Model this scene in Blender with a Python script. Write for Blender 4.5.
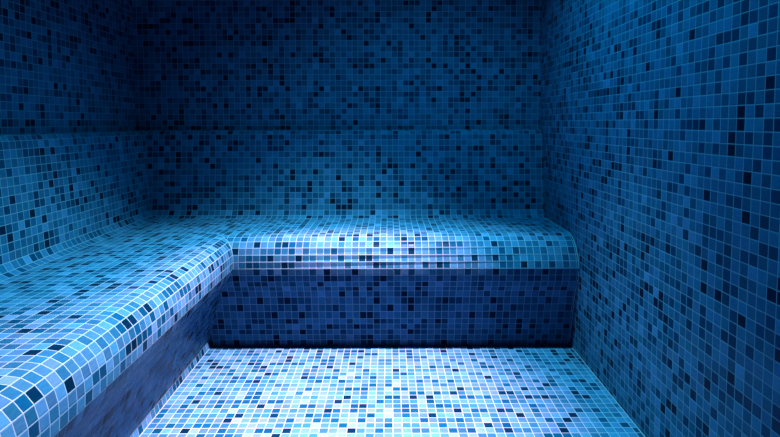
import bpy, bmesh, math
from mathutils import Vector

for o in list(bpy.data.objects):
    bpy.data.objects.remove(o, do_unlink=True)
SC = bpy.context.scene
COL = SC.collection
P = 0.0265                      # one mosaic pitch: 25 mm tile and its joint

# ------------------------------------------------------------------ camera
FPX, TILT = 531.0, math.radians(3.5)
cam_d = bpy.data.cameras.new('camera')
cam_d.sensor_width = 36.0
cam_d.lens = FPX / 780.0 * 36.0
PPX, PPY = 389.0, 123.0 + FPX * math.tan(TILT)
cam_d.shift_x = (390.0 - PPX) / 780.0
cam_d.shift_y = -(218.5 - PPY) / 780.0
cam_d.clip_start = 0.02
cam = bpy.data.objects.new('camera', cam_d)
COL.objects.link(cam)
cam.location = (0, 0, 33.2 * P)
cam.rotation_euler = (math.pi / 2 - TILT, math.radians(0.12), 0)
SC.camera = cam

# ------------------------------------------------------------------ light
w = bpy.data.worlds.new('world')
SC.world = w
w.use_nodes = True
w.node_tree.nodes['Background'].inputs[0].default_value = (0, 0.02, 0.06, 1)
w.node_tree.nodes['Background'].inputs[1].default_value = 0.0

def spot(name, loc, target, power, color, angle, blend, radius):
    d = bpy.data.lights.new(name, 'SPOT')
    d.energy = power; d.color = color
    d.spot_size = math.radians(angle); d.spot_blend = blend
    d.shadow_soft_size = radius
    o = bpy.data.objects.new(name, d); COL.objects.link(o)
    o.location = [c * P for c in loc]
    v = Vector([(b - a) * P for a, b in zip(loc, target)])
    o.rotation_euler = v.to_track_quat('-Z', 'Y').to_euler()
    return o

# the ceiling downlight over the floor: a warm core in a cool wide beam; then two added fills
LAMP = (6, 61, 82)
spot('downlight_core', LAMP, (-6, 59, 0), 3500, (1.0, 0.235, 0.225), 42, 1.0, 0.04)
spot('downlight_beam', LAMP, (-10, 57, 0), 660, (0.34, 0.95, 1.00), 70, 1.0, 0.04)
spot('near_fill', (-8, 32, 82), (-14, 36, 0), 1000, (1.0, 0.34, 0.34), 44, 1.0, 0.04)  # added spot that brightens the near end of the left bench nose
spot('blue_fill', LAMP, (8, 50, 0), 115, (0.0, 0.66, 1.0), 130, 1.0, 0.06)  # weak wide blue fill added to lift the walls, not a separate fixture

vs = SC.view_settings
vs.view_transform = 'Standard'; vs.look = 'None'
vs.gamma = 1.0; vs.exposure = 0.0
vs.use_curve_mapping = False

# ------------------------------------------------------------------ materials
def mosaic(name, seed, grout=(0.12, 0.23, 0.34)):
    """glass mosaic: one random colour and a slightly random tilt for each tile"""
    m = bpy.data.materials.new(name); m.use_nodes = True
    nt = m.node_tree; N = nt.nodes; L = nt.links
    bs = N['Principled BSDF']
    def math_n(op, a, b=None, c=None):
        n = N.new('ShaderNodeMath'); n.operation = op
        for i, x in enumerate((a, b, c)):
            if x is None: continue
            if isinstance(x, (int, float)): n.inputs[i].default_value = x
            else: L.new(x, n.inputs[i])
        return n.outputs[0]
    uv = N.new('ShaderNodeUVMap'); uv.uv_map = 'UVMap'
    sep = N.new('ShaderNodeSeparateXYZ'); L.new(uv.outputs[0], sep.inputs[0])
    ux, uy = sep.outputs[0], sep.outputs[1]
    fx, fy = math_n('FLOOR', ux), math_n('FLOOR', uy)
    comb = N.new('ShaderNodeCombineXYZ')
    L.new(fx, comb.inputs[0]); L.new(fy, comb.inputs[1]); comb.inputs[2].default_value = seed
    wn = N.new('ShaderNodeTexWhiteNoise'); wn.noise_dimensions = '3D'
    L.new(comb.outputs[0], wn.inputs['Vector'])
    ramp = N.new('ShaderNodeValToRGB'); ramp.color_ramp.interpolation = 'CONSTANT'
    cols = PALETTE
    e = ramp.color_ramp.elements
    e[0].position = 0.0; e[0].color = (*cols[0][1], 1)
    e[1].position = cols[1][0]; e[1].color = (*cols[1][1], 1)
    for pos, c in cols[2:]:
        k = e.new(pos); k.color = (*c, 1)
    L.new(wn.outputs['Value'], ramp.inputs[0])
    # small variation of brightness tile by tile
    sepc = N.new('ShaderNodeSeparateColor'); L.new(wn.outputs['Color'], sepc.inputs[0])
    var = math_n('MULTIPLY_ADD', sepc.outputs[1], 0.5, 0.75)
    # streaks fused in the glass
    nz = N.new('ShaderNodeTexNoise'); nz.inputs['Scale'].default_value = 1.0
    mp = N.new('ShaderNodeMapping'); mp.inputs['Scale'].default_value = (1.3, 5.0, 1.0)
    L.new(uv.outputs[0], mp.inputs[0]); L.new(mp.outputs[0], nz.inputs['Vector'])
    var = math_n('MULTIPLY', var, math_n('MULTIPLY_ADD', nz.outputs[0], 0.5, 0.75))
    mul = N.new('ShaderNodeVectorMath'); mul.operation = 'SCALE'
    hue = N.new('ShaderNodeCombineXYZ')      # some tiles lean to teal, some to violet
    L.new(math_n('MULTIPLY_ADD', sepc.outputs[0], 0.6, 0.65), hue.inputs[0])
    L.new(math_n('MULTIPLY_ADD', sepc.outputs[0], -0.28, 1.13), hue.inputs[1]); hue.inputs[2].default_value = 1.0
    tint = N.new('ShaderNodeVectorMath'); tint.operation = 'MULTIPLY'
    L.new(ramp.outputs[0], tint.inputs[0]); L.new(hue.outputs[0], tint.inputs[1])
    L.new(tint.outputs[0], mul.inputs[0]); L.new(var, mul.inputs['Scale'])
    # joint mask: 0 in the joint, 1 on the tile
    dx = math_n('MINIMUM', math_n('FRACT', ux), math_n('SUBTRACT', 1.0, math_n('FRACT', ux)))
    dy = math_n('MINIMUM', math_n('FRACT', uy), math_n('SUBTRACT', 1.0, math_n('FRACT', uy)))
    d = math_n('MINIMUM', dx, dy)
    mr = N.new('ShaderNodeMapRange'); mr.interpolation_type = 'SMOOTHSTEP'
    mr.inputs['From Min'].default_value = 0.026; mr.inputs['From Max'].default_value = 0.048
    L.new(d, mr.inputs['Value'])
    mask = mr.outputs[0]
    mix = N.new('ShaderNodeMix'); mix.data_type = 'RGBA'
    L.new(mask, mix.inputs[0]); mix.inputs[6].default_value = (*grout, 1)
    L.new(mul.outputs[0], mix.inputs[7])
    L.new(mix.outputs[2], bs.inputs['Base Color'])
    rr = math_n('MULTIPLY_ADD', mask, -0.42, 0.62)
    rr = math_n('ADD', rr, math_n('MULTIPLY', sepc.outputs[2], 0.12))
    L.new(rr, bs.inputs['Roughness'])
    bs.inputs['IOR'].default_value = 1.09
    bs.inputs['Specular Tint'].default_value = (0.10, 0.50, 1.0, 1)   # blue glass
    # rounded tile edges and sunken joints, then the random tilt of each tile
    mh = N.new('ShaderNodeMapRange'); mh.interpolation_type = 'SMOOTHSTEP'
    mh.inputs['From Min'].default_value = 0.02; mh.inputs['From Max'].default_value = 0.14
    L.new(d, mh.inputs['Value'])
    bp = N.new('ShaderNodeBump'); bp.inputs['Strength'].default_value = 0.35
    bp.inputs['Distance'].default_value = 0.0015
    L.new(mh.outputs[0], bp.inputs['Height'])
    off = N.new('ShaderNodeVectorMath'); off.operation = 'SUBTRACT'
    L.new(wn.outputs['Color'], off.inputs[0]); off.inputs[1].default_value = (0.5, 0.5, 0.5)
    sc = N.new('ShaderNodeVectorMath'); sc.operation = 'SCALE'; sc.inputs['Scale'].default_value = 0.05
    L.new(off.outputs[0], sc.inputs[0])
    ad = N.new('ShaderNodeVectorMath'); ad.operation = 'ADD'
    L.new(bp.outputs[0], ad.inputs[0]); L.new(sc.outputs[0], ad.inputs[1])
    nm = N.new('ShaderNodeVectorMath'); nm.operation = 'NORMALIZE'
    L.new(ad.outputs[0], nm.inputs[0])
    L.new(nm.outputs[0], bs.inputs['Normal'])
    return m

PALETTE = [(0.0, (0.0003, 0.010, 0.035)), (0.07, (0.0009, 0.031, 0.090)), (0.24, (0.007, 0.062, 0.146)),
           (0.45, (0.0155, 0.100, 0.205)), (0.94, (0.027, 0.140, 0.26))]
M = {k: mosaic('glass_mosaic_' + k, s) for k, s in
     (('floor', 1.5), ('wall_back', 2.5), ('wall_left', 3.5), ('wall_right', 4.5), ('wall_front', 5.5),
      ('bench_back', 7.5), ('bench_left', 8.5))}

def plain(name, c, rough):
    m = bpy.data.materials.new(name); m.use_nodes = True
    nt = m.node_tree; bs = nt.nodes['Principled BSDF']
    nz = nt.nodes.new('ShaderNodeTexNoise'); nz.inputs['Scale'].default_value = 60
    rp = nt.nodes.new('ShaderNodeValToRGB')
    rp.color_ramp.elements[0].color = (*[x * 0.8 for x in c], 1)
    rp.color_ramp.elements[1].color = (*[min(1, x * 1.15) for x in c], 1)
    nt.links.new(nz.outputs[0], rp.inputs[0]); nt.links.new(rp.outputs[0], bs.inputs['Base Color'])
    bs.inputs['Roughness'].default_value = rough
    return m
M_GROUT = plain('pale_grout', (0.12, 0.23, 0.34), 0.6)
M_CEIL = plain('blue_plaster', (0.02, 0.08, 0.16), 0.7)

# ------------------------------------------------------------------ helpers (tile units)
def link(name, bm, mat, parent=None):
    me = bpy.data.meshes.new(name)
    bm.to_mesh(me); bm.free()
    me.materials.append(mat)
    o = bpy.data.objects.new(name, me); COL.objects.link(o)
    if parent: o.parent = parent
    return o

def quad_uv(bm, uvl, vs_, uvs):
    f = bm.faces.new(vs_)
    for lp, u in zip(f.loops, uvs): lp[uvl].uv = u
    return f

def slab(name, mat, corner, ea, eb, thick, uv0=(0, 0)):
    """a wall or floor slab: visible face corner + a*ea + b*eb, solid behind it along `thick`"""
    bm = bmesh.new(); uvl = bm.loops.layers.uv.new('UVMap')
    c, a, b, t = Vector(corner), Vector(ea), Vector(eb), Vector(thick)
    q = [c, c + a, c + a + b, c + b]
    la, lb = a.length, b.length
    uv = [(uv0[0], uv0[1]), (uv0[0] + la, uv0[1]), (uv0[0] + la, uv0[1] + lb), (uv0[0], uv0[1] + lb)]
    f = [bm.verts.new(x * P) for x in q]; r = [bm.verts.new((x + t) * P) for x in q]
    quad_uv(bm, uvl, f, uv)
    quad_uv(bm, uvl, r[::-1], uv[::-1])
    for i in range(4):
        j = (i + 1) % 4
        quad_uv(bm, uvl, [f[j], f[i], r[i], r[j]], [(0.5, 0.5)] * 4)
    bmesh.ops.recalc_face_normals(bm, faces=bm.faces)
    o = link(name, bm, mat)
    o['kind'] = 'structure'
    return o

# room, in tile units: floor 0, camera at the origin
XR, XLW, YB, YF, ZC = 27.0, -45.2, 95.0, -14.0, 84.0
slab('floor', M['floor'], (XLW, YF, 0), (XR - XLW, 0, 0), (0, YB - YF, 0), (0, 0, -4), (XLW - XR + 199.63, YF - 77 + 200))
slab('wall_back', M['wall_back'], (XLW, YB, 0), (XR - XLW, 0, 0), (0, 0, ZC), (0, 4, 0), (0.3, 0.2))
slab('wall_left', M['wall_left'], (XLW, YF, 0), (0, YB - YF, 0), (0, 0, ZC), (-4, 0, 0), (0, 0.2))
slab('wall_right', M['wall_right'], (XR, YF, 0), (0, YB - YF, 0), (0, 0, ZC), (4, 0, 0), (0.65, 0.5))
slab('wall_front', M['wall_front'], (XLW, YF, 0), (XR - XLW, 0, 0), (0, 0, ZC), (0, -4, 0))
slab('ceiling', M_CEIL, (XLW, YF, ZC), (XR - XLW, 0, 0), (0, YB - YF, 0), (0, 0, 4))

# ------------------------------------------------------------------ the bench
# cross-section: (setback on the back run = Y, setback on the left run = X, height z, row number v)
# (the nose is a little fuller where it meets the right wall: fifth and sixth numbers are Y and z there)
PLINTH = [(77.6, -26.55, 0.0, 0), (77.3, -26.75, 1.0, 1)]
RISER = [(77.3, -26.75, 1.0, 1), (76.45, -25.75, 4.5, 5), (75.7, -24.65, 8.0, 8), (75.35, -24.2, 9.0, 9),
         (74.87, -23.6, 9.78, 10), (74.4, -22.95, 10.65, 11), (74.2, -22.5, 11.62, 12), (74.05, -22.15, 12.62, 13)]
NOSE = [(74.05, -22.15, 12.62, 4, 74.15, 12.65), (74.0, -22.1, 13.6, 5, 74.4, 13.6), (74.05, -22.15, 14.58, 6, 74.9, 14.45),
        (74.3, -22.4, 15.52, 7, 75.55, 15.4), (74.9, -23.0, 16.3, 8, 76.35, 16.1), (75.75, -23.9, 16.78, 9, 77.4, 16.55),
        (76.75, -24.9, 16.92, 10, 78.4, 16.8)]
SEAT = NOSE + [(90.4, -40.3, 16.85, 24)]
COVE = [(90.4, -40.3, 16.85, 24), (91.25, -41.15, 17.25, 25), (91.75, -41.65, 18.1, 26)]
BACK = COVE + [(92.9, -42.5, 30.3, 38), (93.0, -42.6, 31.25, 39), (93.3, -42.9, 31.85, 40), (94.2, -43.8, 32.0, 41),
               (94.94, -45.14, 32.05, 42)]

bench = bpy.data.objects.new('tiled_bench', None)
COL.objects.link(bench)
bench.location = (-26.6 * P, 77 * P, 0)
bench['label'] = 'L-shaped built-in steam room bench with rounded nose and backrest, tiled in blue glass mosaic'
bench['category'] = 'bench'

def run(name, prof, side, closing):
    """sweep a cross-section along the back wall or the left wall, mitred in the corner, closed behind"""
    bm = bmesh.new(); uvl = bm.loops.layers.uv.new('UVMap')
    pts = [q if len(q) == 6 else (*q, q[0], q[2]) for q in prof] + [(y, x, z, None, y, z) for (y, x, z) in closing]
    A, B = [], []
    for (y, x, z, v, yr, zr) in pts:
        if side == 'back':
            a, b = (x, y, z), (XR - 0.06, yr, zr)
        else:
            a, b = (x, YF + 0.06, z), (x, y, z)
        A.append(bm.verts.new((Vector(a) - Vector((-26.6, 77, 0))) * P))
        B.append(bm.verts.new((Vector(b) - Vector((-26.6, 77, 0))) * P))
    n = len(pts)
    for i in range(n):
        j = (i + 1) % n
        vi, vj = pts[i][3], pts[j][3]
        if vi is None or vj is None or j == 0:
            uvs = [(0.5, 0.5)] * 4
        elif side == 'back':
            o = 300 + 0.32
            uvs = [(pts[i][1] + o, vi + 100), (XR + o, vi + 100), (XR + o, vj + 100), (pts[j][1] + o, vj + 100)]
        else:
            o = 300 - 0.42
            uvs = [(YF + o, vi + 100), (pts[i][0] + o, vi + 100), (pts[j][0] + o, vj + 100), (YF + o, vj + 100)]
        quad_uv(bm, uvl, [A[i], B[i], B[j], A[j]], uvs)
    for ring in (A, B):
        f = bm.faces.new(ring)
        for lp in f.loops: lp[uvl].uv = (0.5, 0.5)
    bmesh.ops.recalc_face_normals(bm, faces=bm.faces)
    return link(name, bm, M['bench_' + side], bench)

for side in ('back', 'left'):
    run('plinth', PLINTH, side, [(79, -29, 1.0), (79, -29, 0.0)])
    run('riser', RISER, side, [(79, -29, 12.62), (79, -29, 1.0)])
    run('seat', SEAT, side, [(90.4, -40.3, 12.62)])
    run('backrest', BACK, side, [(94.94, -45.14, 16.85)])

# ------------------------------------------------------------------ grout joints in the corners
def bead(name, pts, r, parent=None):
    cu = bpy.data.curves.new(name, 'CURVE'); cu.dimensions = '3D'
    sp = cu.splines.new('POLY'); sp.points.add(len(pts) - 1)
    off = Vector((-26.6, 77, 0)) if parent else Vector((0, 0, 0))
    for q, p in zip(sp.points, pts): q.co = (*((Vector(p) - off) * P), 1)
    cu.bevel_depth = r * P; cu.bevel_resolution = 2; cu.use_fill_caps = True
    tmp = bpy.data.objects.new('tmp', cu); COL.objects.link(tmp)
    dg = bpy.context.evaluated_depsgraph_get()
    me = bpy.data.meshes.new_from_object(tmp.evaluated_get(dg))
    bpy.data.objects.remove(tmp, do_unlink=True)
    me.materials.clear(); me.materials.append(M_GROUT)
    o = bpy.data.objects.new(name, me); COL.objects.link(o)
    if parent: o.parent = parent
    else: o['kind'] = 'structure'
    return o

bead('trim_1', [(XR, YF, 0), (XR, 77, 0)], 0.08)
bead('trim_2', [(-26.6, YF, 0), (-26.6, 77, 0)], 0.1)
bead('grout_joint', [(XR - 0.12, q[4], q[5]) if len(q) == 6 else (XR - 0.12, q[0], q[2]) for q in RISER[:-1] + SEAT], 0.07, bench)
bead('grout_joint', [q_[1::-1] + (q_[2],) for q_ in NOSE], 0.06, bench)
